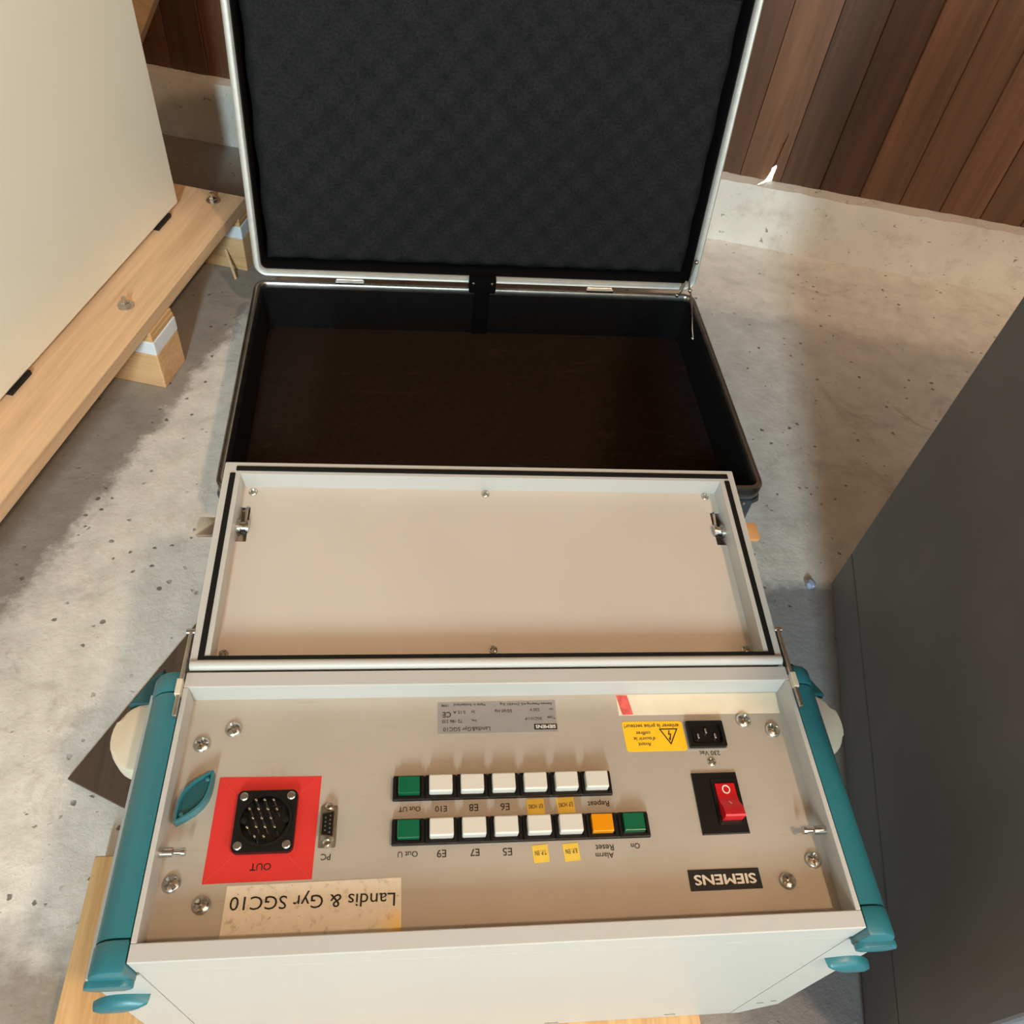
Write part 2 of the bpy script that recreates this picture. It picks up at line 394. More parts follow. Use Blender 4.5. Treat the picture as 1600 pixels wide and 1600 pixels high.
def text_me(s, w=None, h=None, bold=0.0, depth=0.00015):
    heavy, bold = (bold, 0.0) if bold > 0.01 else (0.0, bold)
    cu = bpy.data.curves.new('lettering', 'FONT'); cu.body = s; cu.size = 1.0
    cu.align_x = 'CENTER'; cu.align_y = 'CENTER'; cu.resolution_u = 3; cu.offset = bold
    o = bpy.data.objects.new('lettering', cu); COL.objects.link(o)
    dg = bpy.context.evaluated_depsgraph_get(); dg.update()
    me = bpy.data.meshes.new_from_object(o.evaluated_get(dg))
    bpy.data.objects.remove(o); bpy.data.curves.remove(cu)
    xs = [v.co.x for v in me.vertices]; ys = [v.co.y for v in me.vertices]
    x0, x1, y0, y1 = min(xs), max(xs), min(ys), max(ys)
    cap = 0.70
    if w and h: sx, sy = w / (x1 - x0), h / (y1 - y0)
    elif w: sx = sy = w / (x1 - x0)
    else: sx = sy = h / (y1 - y0)
    for v in me.vertices:
        v.co = ((v.co.x - (x0 + x1) / 2) * sx, (v.co.y - (y0 + y1) / 2) * sy, 0)
    bm = bmesh.new(); bm.from_mesh(me)
    if heavy:
        b = heavy * sx
        d0 = bm.faces[:]
        for dx, dy, dz in ((b, 0, .000004), (-b, 0, .000008), (0, b * .6, .000012), (0, -b * .6, .000016)):
            g = bmesh.ops.duplicate(bm, geom=d0)
            bmesh.ops.translate(bm, verts=[q for q in g['geom'] if isinstance(q, bmesh.types.BMVert)], vec=(dx, dy, dz))
    ex = bmesh.ops.extrude_face_region(bm, geom=bm.faces[:])
    bmesh.ops.translate(bm, verts=[g for g in ex['geom'] if isinstance(g, bmesh.types.BMVert)], vec=(0, 0, depth))
    bmesh.ops.recalc_face_normals(bm, faces=bm.faces[:])
    bm.to_mesh(me); bm.free(); me.materials.clear()
    return me
def text(s, x, y, z, parent, mat='ink', w=None, h=None, rot=PI, bold=0.0):
    return link('lettering', text_me(s, w, h, bold), mat, parent, (x, y, z), (0, 0, rot))

def screw_me(name, r, h):
    # pan-head cross-recess screw: domed head with a cross cut down into it
    bm = bmesh.new(); n = 32; rings = []
    prof = [(1.0, 0.0), (1.0, 0.25), (0.93, 0.5), (0.78, 0.76), (0.55, 0.93), (0.40, 0.98), (0.26, 1.0), (0.12, 1.0)]
    for j, (pr, pz) in enumerate(prof):
        ring = []
        for k in range(n):
            a = 2 * PI * k / n; x, y = pr * math.cos(a), pr * math.sin(a); z = pz
            if pr < 0.56:
                ca = min(abs(x), abs(y))
                if ca < 0.13: z = pz - 0.75
            ring.append(bm.verts.new((x * r, y * r, z * h)))
        rings.append(ring)
    c = bm.verts.new((0, 0, 0.1 * h))
    for a, b in zip(rings, rings[1:]):
        for k in range(n): bm.faces.new((a[k], a[(k + 1) % n], b[(k + 1) % n], b[k]))
    for k in range(n): bm.faces.new((rings[-1][k], rings[-1][(k + 1) % n], c))
    return to_mesh(bm, name, True, 0.6)
def lens(L, w, n=14):
    out = []
    for i in range(n): t = i / n; out.append((-L / 2 + L * t, -w * math.sin(PI * t)))
    for i in range(n): t = i / n; out.append((L / 2 - L * t, w * math.sin(PI * t)))
    return out

# ------------------------------------------------------------------ the setting
def quad_room(name, mat, pts, thick, kind='structure', label=None):
    bm = bmesh.new()
    a = [bm.verts.new(p) for p in pts]; f = bm.faces.new(a)
    f.normal_update(); n = f.normal.copy()
    ex = bmesh.ops.extrude_face_region(bm, geom=[f])
    bmesh.ops.translate(bm, verts=[g for g in ex['geom'] if isinstance(g, bmesh.types.BMVert)], vec=n * thick)
    o = link(name, to_mesh(bm, name), mat); o['kind'] = kind
    if label: o['label'] = label
    return o
SETBACK = 0.03
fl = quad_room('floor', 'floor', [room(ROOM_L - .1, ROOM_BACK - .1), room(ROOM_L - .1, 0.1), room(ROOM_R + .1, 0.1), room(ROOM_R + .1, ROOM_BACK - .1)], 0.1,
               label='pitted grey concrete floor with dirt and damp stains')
cl = quad_room('ceiling', 'ceilwood', [room(ROOM_L - .1, ROOM_BACK - .1, ROOM_H), room(ROOM_R + .1, ROOM_BACK - .1, ROOM_H), room(ROOM_R + .1, 0.1, ROOM_H), room(ROOM_L - .1, 0.1, ROOM_H)], 0.1, label='brown wooden ceiling of the shed')
quad_room('wall_left', 'ceilwood', [room(ROOM_L, ROOM_BACK), room(ROOM_L, ROOM_BACK, ROOM_H), room(ROOM_L, 0.1, ROOM_H), room(ROOM_L, 0.1)], 0.1, label='brown wooden side wall of the shed')
bm = bmesh.new()
for d0, d1, z0, z1 in ((ROOM_BACK, WIN_D0, 0, ROOM_H), (WIN_D1, 0.1, 0, ROOM_H), (WIN_D0, WIN_D1, 0, WIN_Z0), (WIN_D0, WIN_D1, WIN_Z1, ROOM_H)):
    bm_box(bm, ROOM_R, ROOM_R + 0.1, d0, d1, z0, z1)
wr = link('wall_right', to_mesh(bm, 'wall_right'), 'plaster', None, WB, (0, 0, -WA)); tag(wr, 'wooden side wall with an unglazed window opening', kind='structure')
# wall with the open door behind the camera
bm = bmesh.new()
for a0, a1, z0, z1 in ((ROOM_L, DOOR_L, 0, ROOM_H), (DOOR_R, ROOM_R, 0, ROOM_H), (DOOR_L, DOOR_R, DOOR_H, ROOM_H)):
    bm_box(bm, a0, a1, ROOM_BACK - 0.08, ROOM_BACK, z0, z1)
wf = link('wall_front', to_mesh(bm, 'wall_front'), 'ceilwood', None, WB, (0, 0, -WA)); tag(wf, 'wooden wall with the open doorway', kind='structure')
# kerb along the back wall
bm = bmesh.new(); vs, fs = bm_box(bm, ROOM_L, ROOM_R, 0.0, 0.12, -0.02, 0.122)
bmesh.ops.subdivide_edges(bm, edges=[e for e in bm.edges if abs(e.verts[0].co.x - e.verts[1].co.x) > 1], cuts=160)
for v in bm.verts:
    if v.co.z > 0.1: v.co.z += random.uniform(-0.0018, 0.0018)
    if v.co.y < 0.01: v.co.y += random.uniform(-0.0022, 0.0022)
kb = link('baseboard_back', to_mesh(bm, 'kerb', True, 0.5), 'kerb', None, WB, (0, 0, -WA))
tag(kb, 'chipped pale concrete kerb under the plank wall', kind='structure')
# plank wall
bm = bmesh.new()
bm_box(bm, ROOM_L, ROOM_R, SETBACK + 0.022, SETBACK + 0.06, ROOM_H - 0.2, ROOM_H)
bm_box(bm, ROOM_L, ROOM_R, SETBACK + 0.022, SETBACK + 0.06, 1.1, 1.2)
wb = link('wall_back', to_mesh(bm, 'wall_back'), 'plank', None, WB, (0, 0, -WA)); tag(wb, 'dark brown wall of upright wooden planks', kind='structure')
PW = 0.0755; PH = ROOM_H - 0.12
bm = bmesh.new()
prof = [(-PW / 2, 0.022), (-PW / 2, 0.0022), (-PW / 2 + 0.0018, 0.0), (PW / 2 - 0.0018, 0.0), (PW / 2, 0.0022), (PW / 2, 0.022)]
bm_prism(bm, prof, 0, PH); plank_me = to_mesh(bm, 'plank'); plank_me.materials.append(M['plank'])
a = -0.310 - PW * 29
k = 0
while a < ROOM_R - PW / 2:
    if k == 29:
        # the plank with the broken slit at its foot
        slit = [(0.0105, 0.0), (0.0150, 0.018), (0.0145, 0.030), (0.0175, 0.048), (0.0185, 0.066), (0.0210, 0.084), (0.0235, 0.100), (0.0236, 0.086), (0.0220, 0.066), (0.0208, 0.048), (0.0200, 0.034), (0.0225, 0.026), (0.0215, 0.010), (0.0225, 0.0)]
        slit = [(x + 0.0005, z) for x, z in slit]
        out = [(-PW / 2, 0.0)] + slit + [(PW / 2, 0.0), (PW / 2, PH), (-PW / 2, PH)]
        bm = bmesh.new(); bm_prism(bm, [(x, z) for x, z in out], 0.0, 0.010)
        rs = set((round(x, 5), round(z, 5)) for x, z in slit[7:])
        for v in bm.verts:
            if v.co.z > 0.005 and (round(v.co.x, 5), round(v.co.y, 5)) in rs: v.co.x += 0.009
        bmesh.ops.triangulate(bm, faces=[f for f in bm.faces if len(f.verts) > 4])
        for v in bm.verts: v.co = Vector((v.co.x, v.co.z, v.co.y))
        o = link('plank', to_mesh(bm, 'split_plank'), 'plank', wb, (a, SETBACK, 0.122))
        o['label'] = 'plank split at its foot with daylight showing through'
    else:
        o = link('plank', plank_me, None, wb, (a, SETBACK + random.uniform(0, 0.0015), 0.122))
    a += PW; k += 1
# diagonal pale brace against the wall, far left
ba = math.atan2(0.081, 0.052)
br = box('diagonal_brace', (-0.10, 0.9, 0.0, 0.14, -0.03, 0.0), 'pine', None, 0.002)
br.rotation_euler = (Matrix.Rotation(-WA, 3, 'Z') @ Matrix.Rotation(PI / 2, 3, 'X') @ Matrix.Rotation(ba, 3, 'Z')).to_euler()
br.location = room(-1.527, 0.0, 0.165)
tag(br, 'pale board leaning diagonally on the plank wall behind the cream cabinet', 'board')

# ------------------------------------------------------------------ transport case
CX, CY, CW, CD, CR = 0.0406, 0.6957, 0.694, 0.4268, math.radians(0.9)
CH = 0.095
case = empty('transport_case', (CX, CY, 0), (0, 0, CR), 'open black transport case with metal rims and foam lined lid standing on the floor', 'case')
hw, hd = CW / 2, CD / 2
o1 = rrect(-hw, hw, -hd, hd, 0.018, 6); i1 = rrect(-hw + .007, hw - .007, -hd + .007, hd - .007, 0.012, 6)
# shell of the lower half
base = link('base_shell', ring_me('base_shell', o1, i1, 0.0, CH - 0.006), 'caseskin', case)
bl = link('bottom_board', prism_me('bottom_board', rrect(-hw + .005, hw - .005, -hd + .005, hd - .005, 0.012), 0.0, 0.008), 'caseskin', case)
i2 = rrect(-hw + .0105, hw - .0105, -hd + .0105, hd - .0105, 0.010, 6)
i1b = rrect(-hw + .0072, hw - .0072, -hd + .0072, hd - .0072, 0.012, 6)
link('side_lining', ring_me('side_lining', i1b, i2, 0.008, CH - 0.008), 'lining', case)
cf = link('floor_lining', prism_me('floor_lining', rrect(-hw + .011, hw - .011, -hd + .011, hd - .011, 0.010), 0.008, 0.0145, bev=0.003), 'casefloor', case)
cf['label'] = 'scuffed dark brown padded floor inside the case'
def rim(name, parent, z):
    a = [rrect(-hw - e, hw + e, -hd - e, hd + e, 0.018 + e, 6) for e in (0.0015, 0.0015, -0.001, -0.004, -0.0065, -0.0085, -0.0085)]
    zs = (z - 0.018, z - 0.003, z, z - 0.0015, z - 0.0005, z - 0.003, z - 0.012)
    bm = bmesh.new(); n = len(a[0])
    V = [[bm.verts.new((x, y, zz)) for x, y in ring] for ring, zz in zip(a, zs)]
    for P, Q in zip(V, V[1:] + V[:1]):
        for i in range(n): bm.faces.new((P[i], P[(i + 1) % n], Q[(i + 1) % n], Q[i]))
    return to_mesh(bm, name, True, 0.9)
link('base_rim', rim('base_rim', case, CH + 0.001), 'rim', case)
# lid, hinged along the rear rim, leaning a little back
LEAN = math.radians(9.0)
LD = 0.11
lid = link('case_lid', ring_me('case_lid', [(x, y) for x, y in o1], i1, -LD, -0.006), 'caseskin', case)
# lid is modelled lying face up about its own hinge edge, then stood up
lid_rot = (PI / 2 - LEAN, 0, 0)
for v in lid.data.vertices: v.co.y += hd + 0.004
lid.location = (0, hd + 0.0015, CH + 0.0015); lid.rotation_euler = lid_rot
def lidpart(name, me, mat): 
    for v in me.vertices: v.co.y += hd + 0.004
    return link(name, me, mat, lid)
lidpart('lid_board', prism_me('lid_board', rrect(-hw + .005, hw - .005, -hd + .005, hd - .005, 0.012), -LD, -LD + 0.008), 'caseskin')
lidpart('lid_lining', ring_me('lid_lining', i1b, i2, -LD + 0.008, -0.008), 'lining')
lidpart('lid_rim', rim('lid_rim', lid, 0.0), 'lidrim')
# egg crate foam in the lid
bm = bmesh.new(); NX, NY = 150, 96; fw, fh = CW - 0.034, CD - 0.034; grid = []
for j in range(NY + 1):
    row = []
    for i in range(NX + 1):
        u, v = i / NX, j / NY; x, y = (u - .5) * fw, (v - .5) * fh
        e = min(min(u, 1 - u) * fw, min(v, 1 - v) * fh)
        rnd = 1 - max(0, 1 - e / 0.016) ** 2
        cell = 0.052
        b = 0.5 + 0.5 * math.sin(2 * PI * x / cell) * math.sin(2 * PI * y / cell)
        z = -0.031 + 0.018 * rnd + 0.0075 * (b - 0.5) * rnd
        ex = 0.0012 * math.sin(y * 70) * (1 if u in (0, 1) else 0); ey = 0.0012 * math.sin(x * 60) * (1 if v in (0, 1) else 0)
        row.append(bm.verts.new((x + ex, y + ey, z)))
    grid.append(row)
for j in range(NY):
    for i in range(NX): bm.faces.new((grid[j][i], grid[j][i + 1], grid[j + 1][i + 1], grid[j + 1][i]))
# skirt
edge = [grid[0][i] for i in range(NX + 1)] + [grid[j][NX] for j in range(1, NY + 1)] + [grid[NY][i] for i in range(NX - 1, -1, -1)] + [grid[j][0] for j in range(NY - 1, 0, -1)]
low = [bm.verts.new((v.co.x, v.co.y, -LD + 0.008)) for v in edge]
for i in range(len(edge)): bm.faces.new((edge[i], low[i], low[(i + 1) % len(edge)], edge[(i + 1) % len(edge)]))
fo = lidpart('foam_lining', to_mesh(bm, 'foam_lining', True, 1.0), 'foam'); fo['label'] = 'black convoluted foam filling the case lid'
# hinge cover and strap at the middle of the rear edge
HX = 0.0
hc = box('hinge_cover', (HX - 0.021, HX + 0.021, hd - 0.013, hd + 0.002, CH - 0.003, CH + 0.022), 'blackfab', case, 0.0015)
sm_small = screw_me('small_screw', 0.0022, 0.0012)
for sx in (-0.0145, 0.0145):
    link('screw', sm_small, 'chrome', hc, (HX + sx, hd - 0.0132, CH + 0.015), (PI / 2, 0, 0))
box('hinge_strap', (HX - 0.012, HX + 0.012, hd - 0.0150, hd - 0.0108, 0.0147, CH - 0.003), 'blackfab', case, 0.0006)
for hx in (-0.205, 0.19):
    h = box('hinge_leaf', (hx - 0.022, hx + 0.022, hd - 0.0065, hd + 0.001, CH + 0.0005, CH + 0.0045), 'chrome', case, 0.0008)
    link('hinge_knuckle', tube_me('hinge_knuckle', [(hx - 0.02, hd + 0.002, CH + 0.0035), (hx + 0.02, hd + 0.002, CH + 0.0035)], 0.0028, 10), 'steel', h)
# folding wire stay at the right end
xr = hw - 0.014
st = link('lid_stay', tube_me('lid_stay', [(xr + .004, hd - 0.006, CH + 0.012), (xr + .005, hd - 0.02, CH + 0.006), (xr + .003, hd - 0.05, CH - 0.006), (xr + 0.001, hd - 0.072, CH - 0.016), (xr + .003, hd - 0.08, CH - 0.026)], 0.0016, 8), 'chrome', case)
link('stay_link', tube_me('stay_link', [(xr + .004, hd - 0.006, CH + 0.012), (xr - 0.001, hd - 0.004, CH + 0.03), (xr + 0.004, hd + 0.002, CH + 0.058)], 0.0011, 8), 'steel', st)
link('stay_link', tube_me('stay_link', [(xr - .016, hd - 0.010, CH + 0.004), (xr - .012, hd - 0.012, CH + 0.012), (xr - .007, hd - 0.008, CH + 0.030)], 0.0014, 8), 'steel', st)
for p in ((xr + .003, hd - 0.081, CH - 0.027), (xr + .004, hd - 0.008, CH + 0.012), (xr + .004, hd - 0.001, CH + 0.06), (xr - .016, hd - 0.010, CH + 0.004)):
    link('rivet', lathe_me('rivet', [(0.0, 0.0018), (0.0022, 0.0014), (0.0034, 0.0), (0.0034, -0.002), (0.0, -0.002)], 14), 'chrome', st, p, (PI / 3, 0, 0))
# corner irons at the front of the base
for sx in (-1, 1):
    ci = link('corner_iron', tube_me('corner_iron', [(sx * (hw - 0.028), -hd - 0.0005, CH - 0.024), (sx * (hw - 0.010), -hd - 0.0005, CH - 0.024), (sx * (hw - 0.003), -hd + 0.003, CH - 0.024), (sx * (hw + 0.0005), -hd + 0.012, CH - 0.024), (sx * (hw + 0.0005), -hd + 0.03, CH - 0.024)], 0.0028, 8), 'caseskin', case)
    link('rivet', lathe_me('rivet', [(0.0, 0.0016), (0.0016, 0.0012), (0.0022, 0.0), (0.0022, -0.001), (0.0, -0.001)], 12), 'chrome', ci, (sx * (hw - 0.022), -hd - 0.0038, CH - 0.024), (PI / 2, 0, 0))

# ------------------------------------------------------------------ the test set
BOARD_T = 0.028
T = 0.32 - BOARD_T                        # height of the frame above the thing's base
dev = empty('portable_test_set', (0, 0, BOARD_T), (0, 0, 0), 'grey white portable test set with teal corner strips and its flap lid folded open', 'test equipment')
def part(name, me, mat, loc=(0, 0, 0), rot=(0, 0, 0)):
    return link(name, me, mat, dev, (loc[0], loc[1], loc[2] + T), rot)
def pbox(name, dims, mat, bev=0.0): return part(name, box_me(name, *dims, bev=bev), mat)
YN, YF = -0.0887, 0.0998
body = part('housing', box_me('housing', -0.2242, 0.2242, YN, YF - 0.0002, -0.2915, -0.0215, 0.0008), 'paint')
pbox('front_rail', (-0.2255, 0.2255, YN, -0.0779, -0.0225, 0.0), 'paint', 0.0007)
pbox('rear_rail', (-0.2255, 0.2255, 0.0878, YF, -0.0225, 0.0), 'paint', 0.0007)
for s in (-1, 1):
    x0, x1 = sorted((s * 0.2220, s * 0.2255))
    pbox('side_rail', (x0, x1, -0.0779, 0.0878, -0.0225, 0.0), 'paint', 0.0005)
    # outer side panel, lower outer corner cut off
    pr = [(0.2244, -0.0285), (0.2575, -0.034), (0.2575, -0.258), (0.2315, -0.2915), (0.2244, -0.2915)]
    bm = bmesh.new(); bm_prism(bm, [(s * x, z) for x, z in pr], YN, YF)
    for v in bm.verts: v.co = Vector((v.co.x, v.co.z, v.co.y))
    part('side_panel', to_mesh(bm, 'side_panel'), 'paint')
    # teal edge strip and its two end caps
    pr = [(0.2262, -0.0005), (0.2350, -0.0003), (0.2405, -0.0022), (0.2450, -0.0062), (0.2485, -0.0120), (0.2505, -0.0190), (0.2510, -0.0280), (0.2262, -0.0280)]
    def strip(name, grow, ya, yb, bev):
        bm = bmesh.new(); pts = [(s * (0.2262 if x < 0.227 else x + grow), z + (grow if z > -0.02 else 0)) for x, z in pr]
        bm_prism(bm, pts, ya, yb)
        for v in bm.verts: v.co = Vector((v.co.x, v.co.z, v.co.y))
        if bev: bmesh.ops.bevel(bm, geom=[e for e in bm.edges if abs(e.verts[0].co.y - e.verts[1].co.y) < 1e-6], offset=bev, segments=2, profile=0.5, affect='EDGES', clamp_overlap=True)
        return to_mesh(bm, name, True, 0.75)
    part('edge_strip', strip('edge_strip', 0.0, -0.0745, 0.0840, 0), 'teal')
    part('end_cap', strip('end_cap', 0.0004, -0.0935, -0.0752, 0.002), 'teal')
    part('end_cap', strip('end_cap', 0.0004, 0.0846, 0.1015, 0.003), 'teal')
    cp = lens(0.020, 0.0065)
    nb = part('cap_button', prism_me('cap_button', rrect(-0.0140, 0.0140, -0.0060, 0.0060, 0.0058, 8), 0, 0.0040, 0.0012), 'teal', (s * 0.2392, -0.0930, -0.0225), (PI / 2, 0, 0))
    # carrying handle on the side: cream grip with a teal root
    gp = []
    for i in range(17):
        t = i / 16; a = PI * t
        gp.append((s * (0.2560 + 0.0275 * math.sin(a) ** 0.75), 0.0745 + 0.0275 * math.cos(a)))
    gm = prism_me('side_grip', gp if s > 0 else gp[::-1], -0.066, -0.048, 0.003)
    h = part('side_handle', gm, 'cream')
    tp = [(s * 0.2560, 0.1000), (s * 0.2765, 0.0990), (s * 0.2640, 0.1220), (s * 0.2560, 0.1290)]
    link('handle_root', prism_me('handle_root', tp if s > 0 else tp[::-1], -0.070, -0.046, 0.0015), 'teal_dark', h)
    # hinge arm beside the frame
    x0, x1 = sorted((s * 0.2258, s * 0.2284))
    arm = pbox('hinge_arm', (x0, x1, 0.0640, 0.1340, -0.004, 0.0040), 'steel', 0.0004)
    link('hinge_pin', lathe_me('hinge_pin', [(0, -0.003), (0.0024, -0.003), (0.0024, 0.003), (0, 0.003)], 12, 'X'), 'chrome', arm, (s * 0.2275, 0.1325, 0.002))
    bb = sorted((s * 0.2257, s * 0.2297))
    link('hinge_block', box_me('hinge_block', bb[0], bb[1], 0.0800, 0.0925, -0.004, 0.0050, 0.0006), 'cream', arm)
    # feet on the near face
    bm = bmesh.new(); rings = []
    for sc_, zz in ((1.0, 0.0), (0.97, 0.003), (0.80, 0.0060), (0.45, 0.0078)):
        rings.append([bm.verts.new((x * (0.35 * sc_ + 0.65) * (1 if sc_ > .5 else .8), y * sc_, zz)) for x, y in lens(0.042, 0.0105)])
    for A, B in zip(rings, rings[1:]):
        for q in range(len(A)): bm.faces.new((A[q], A[(q + 1) % len(A)], B[(q + 1) % len(A)], B[q]))
    bm.faces.new(rings[-1]); bm.faces.new(rings[0][::-1])
    fm = to_mesh(bm, 'foot', True, 0.9)
    ft = part('foot', fm, 'teal', (s * 0.2500, YN, -0.0900), (PI / 2, 0, 0)); 
    ft.rotation_euler = (Matrix.Rotation(PI / 2, 3, 'X') @ Matrix.Rotation(s * -0.35, 3, 'Z')).to_euler()
# seam grooves on the near face
# front panel and what is mounted on it
ZP = -0.0195  # feature positions below come from image pixels, scaled about the camera to this depth
panel = part('control_panel', box_me('control_panel', -0.2220, 0.2220, -0.0779, 0.0878, -0.0025, 0.0), 'panel', (0, 0, ZP))
panel['label'] = 'beige grey metal control panel'
scr = screw_me('panel_screw', 0.0058, 0.0030); wsh = lathe_me('washer', [(0.0066, 0), (0.0066, 0.0005), (0.0045, 0.0007), (0, 0.0007)], 24)
for i, (x, y) in enumerate(((-.1905, .0642), (-.2105, .0531), (-.2135, -.0401), (-.1930, -.0535), (.1883, .0641), (.2095, .0557), (.2120, -.0405), (.1900, -.0535))):
    o = link('screw', scr, 'steel', panel, (x, y, 0.0), (0, 0, 0.5 + i * 0.9))
o = link('screw', screw_me('panel_screw_small', 0.0033, 0.0016), 'steel', panel, (.156, .0315, 0.0), (0, 0, .3))
def tz(z=0.0): return z
# printed words on the panel
for s, x, y, w, m in (('PC', -.1190, -.0268, .0062, 'ink_grey'), ('Out UT', -.0649, .0032, .0150, 'ink_grey'), ('E10', -.0434, .0028, .0080, 'ink_grey'),
        ('E8', -.0209, .0030, .0062, 'ink_grey'), ('E6', .0009, .0030, .0062, 'ink_grey'), ('Repeat', .0670, .0036, .0152, 'ink_grey'),
        ('Out U', -.0657, -.0269, .0132, 'ink_grey'), ('E9', -.0434, -.0272, .0062, 'ink_grey'), ('E7', -.0212, -.0272, .0062, 'ink_grey'), ('E5', .0007, -.0275, .0062, 'ink_grey'),
        ('Alarm', .0667, -.0322, .0125, 'ink_grey'), ('Reset', .0673, -.0271, .0125, 'ink_grey'), ('On', .0888, -.0267, .0062, 'ink_grey'), ('230 Vac', .1561, .0385, .0156, 'ink_grey')):
    text(s, x, y, 0.0001, panel, m, w=w, bold=0.004)

# red sticker and the round multi pin socket
def sticker(name, pts, mat, label, z=ZP, t=0.00025, center=None):
    cx = sum(p[0] for p in pts) / len(pts); cy = sum(p[1] for p in pts) / len(pts)
    bm = bmesh.new(); bm_prism(bm, [(x - cx, y - cy) for x, y in pts][::-1], 0.0, t)
    o = part(name, to_mesh(bm, name), mat, (cx, cy, z)); o['label'] = label
    return o, cx, cy
red, rx, ry = sticker('red_sticker', [(-.1944, .0289), (-.1258, .0281), (-.1268, -.0403), (-.1950, -.0409)], 'red', 'red square sticker around the socket')
text('OUT', -.1599 - rx, -.0316 - ry, 0.0003, red, 'ink', w=.0132, bold=0.004)
for qx, qy, ang in ((-.0245, .0255, -PI / 4), (.0235, .0250, PI / 4), (-.0265, -.0270, PI / 4), (.0250, -.0265, -PI / 4)):
    c = box('crease', (-0.010, 0.010, -0.00012, 0.00012, 0.0002, 0.00045), simple('crease_red', S(214, 84, 72), 0.4) if 'crease' not in M else M['crease'], red, loc=(qx, qy, 0), rot=(0, 0, ang))
    M['crease'] = c.data.materials[0]
sk = part('socket_flange', None or ring_me('socket_flange', [(x, y) for x, y in rrect(-.0197, .0197, -.0205, .0205, .004, 7)],
          [(0.0172 * math.cos(-PI / 4 * 1 + 2 * PI * (i + .0) / 32 - PI / 4 + PI / 16 * 0), 0.0172 * math.sin(-PI / 4 + 2 * PI * i / 32 - PI / 4)) for i in range(32)], 0.0, 0.0042), 'black', (-.1600, -.0030, ZP + 0.0002))
link('socket_well', lathe_me('socket_well', [(0.0172, 0.0004), (0.0, 0.0004)], 32), 'black', sk)
link('socket_wall', ring_me('socket_wall', [(0.0176 * math.cos(2 * PI * i / 32), 0.0176 * math.sin(2 * PI * i / 32)) for i in range(32)], [(0.0160 * math.cos(2 * PI * i / 32), 0.0160 * math.sin(2 * PI * i / 32)) for i in range(32)], 0.0002, 0.0055), 'black', sk)
pin = lathe_me('pin', [(0.0011, 0.0), (0.0011, 0.0085), (0.0008, 0.0098), (0.0, 0.0102)], 10)
px = [(-166.6, 10.5), (-161.0, 10.4), (-155.1, 10.2), (-170.0, 4.6), (-164.3, 4.4), (-158.3, 4.2), (-152.3, 4.0), (-167.1, -1.6), (-161.4, -1.8), (-155.5, -1.9), (-170.1, -7.5), (-164.3, -7.4), (-158.7, -7.6), (-152.5, -7.8), (-164.6, -13.5), (-158.8, -13.6)]
for x, y in px: link('pin', pin, 'chrome', sk, (x / 1000 + .1602, y / 1000 + .0012, 0.0004))
fs_ = lathe_me('slot_screw', [(0.0028, 0), (0.0028, 0.0009), (0.0022, 0.0014), (0, 0.0014)], 18)
for qx in (-1, 1):
    for qy in (-1, 1): link('screw', fs_, 'steel', sk, (qx * .0155, qy * .0162, 0.0040))
for qx in (-.0135, .0135): link('guide_post', lathe_me('guide_post', [(0.0021, 0), (0.0021, 0.0045), (0, 0.0048)], 14), 'black', sk, (qx, 0.0, 0.0004))

# nine way serial socket
ds = part('serial_socket', prism_me('serial_socket', rrect(-.0056, .0056, -.0140, .0140, .001), 0.0, 0.0009), 'steel', (-.1188, -.0071, ZP))
dsh = [(-.0040, .0075), (.0040, .0083), (.0040, -.0083), (-.0040, -.0075)]
def dshape(g): return [(-.0036 - g, -.0068 - g), (.0036 + g, -.0082 - g), (.0036 + g, .0082 + g), (-.0036 - g, .0068 + g)]
link('socket_shell', ring_me('socket_shell', dshape(0.0007), dshape(0.0), 0.0006, 0.0062), 'chrome', ds)
link('socket_insert', prism_me('socket_insert', dshape(-0.0001), 0.0006, 0.0056), 'black', ds)
hole = lathe_me('contact', [(0.0006, 0), (0.0006, 0.0002), (0, 0.0002)], 8)
for i in range(5): link('contact', hole, 'steel', ds, (0.0015, -.0055 + i * .00275, 0.0056))
for i in range(4): link('contact', hole, 'steel', ds, (-0.0015, -.0041 + i * .00275, 0.0056))
for y in (-.0122, .0122):
    link('jack_screw', lathe_me('jack_screw', [(0.0026, 0), (0.0026, 0.004), (0.0018, 0.0044), (0.0016, 0.003), (0, 0.003)], 6), 'chrome', ds, (0, y, 0.0008))

# worn cream name label
lb, lx, ly = sticker('name_label', [(-.1791, -.0426), (-.0697, -.0413), (-.0691, -.0694), (-.0691, -.0765), (-.1795, -.0770)], 'label', 'worn cream label with the set name in black letters')
text('Landis & Gyr SGC10', -.1246 - lx, -.0526 - ly, 0.0003, lb, 'ink', w=.1026, h=.0106, rot=PI - 0.012)

# rating plate
rp, nx_, ny_ = sticker('rating_plate', [(-.0450, .0829), (.0440, .0836), (.0434, .0580), (-.0452, .0578)], 'plate', 'grey printed rating plate')
for s, x, y, w in (('Landis&Gyr SGC10', -23.9, 61.6, 34.6), ('Type', 39.8, 69.5, 5.8), ('SGC10.1/P', 26.2, 68.6, 12.7), ('No.', -18.5, 67.8, 3.8), ('72 186 235', -34.5, 67.4, 14.9),
                   ('Un', 40.4, 76.0, 2.8), ('230 V', 27.7, 75.8, 7.6), ('50/60 Hz', 4.0, 75.2, 13.0), ('In', -18.8, 74.8, 2.4), ('0.15 A', -29.0, 74.6, 9.0), ('Siemens Metering AG, CH-6301 Zug', 21.5, 80.9, 39.5),
                   ('Made in Switzerland', -21.2, 80.6, 23.7), ('1998', -39.7, 80.2, 5.0)):
    text(s, x / 1000 - nx_, y / 1000 - ny_, 0.0003, rp, 'ink_grey', w=w / 1000)
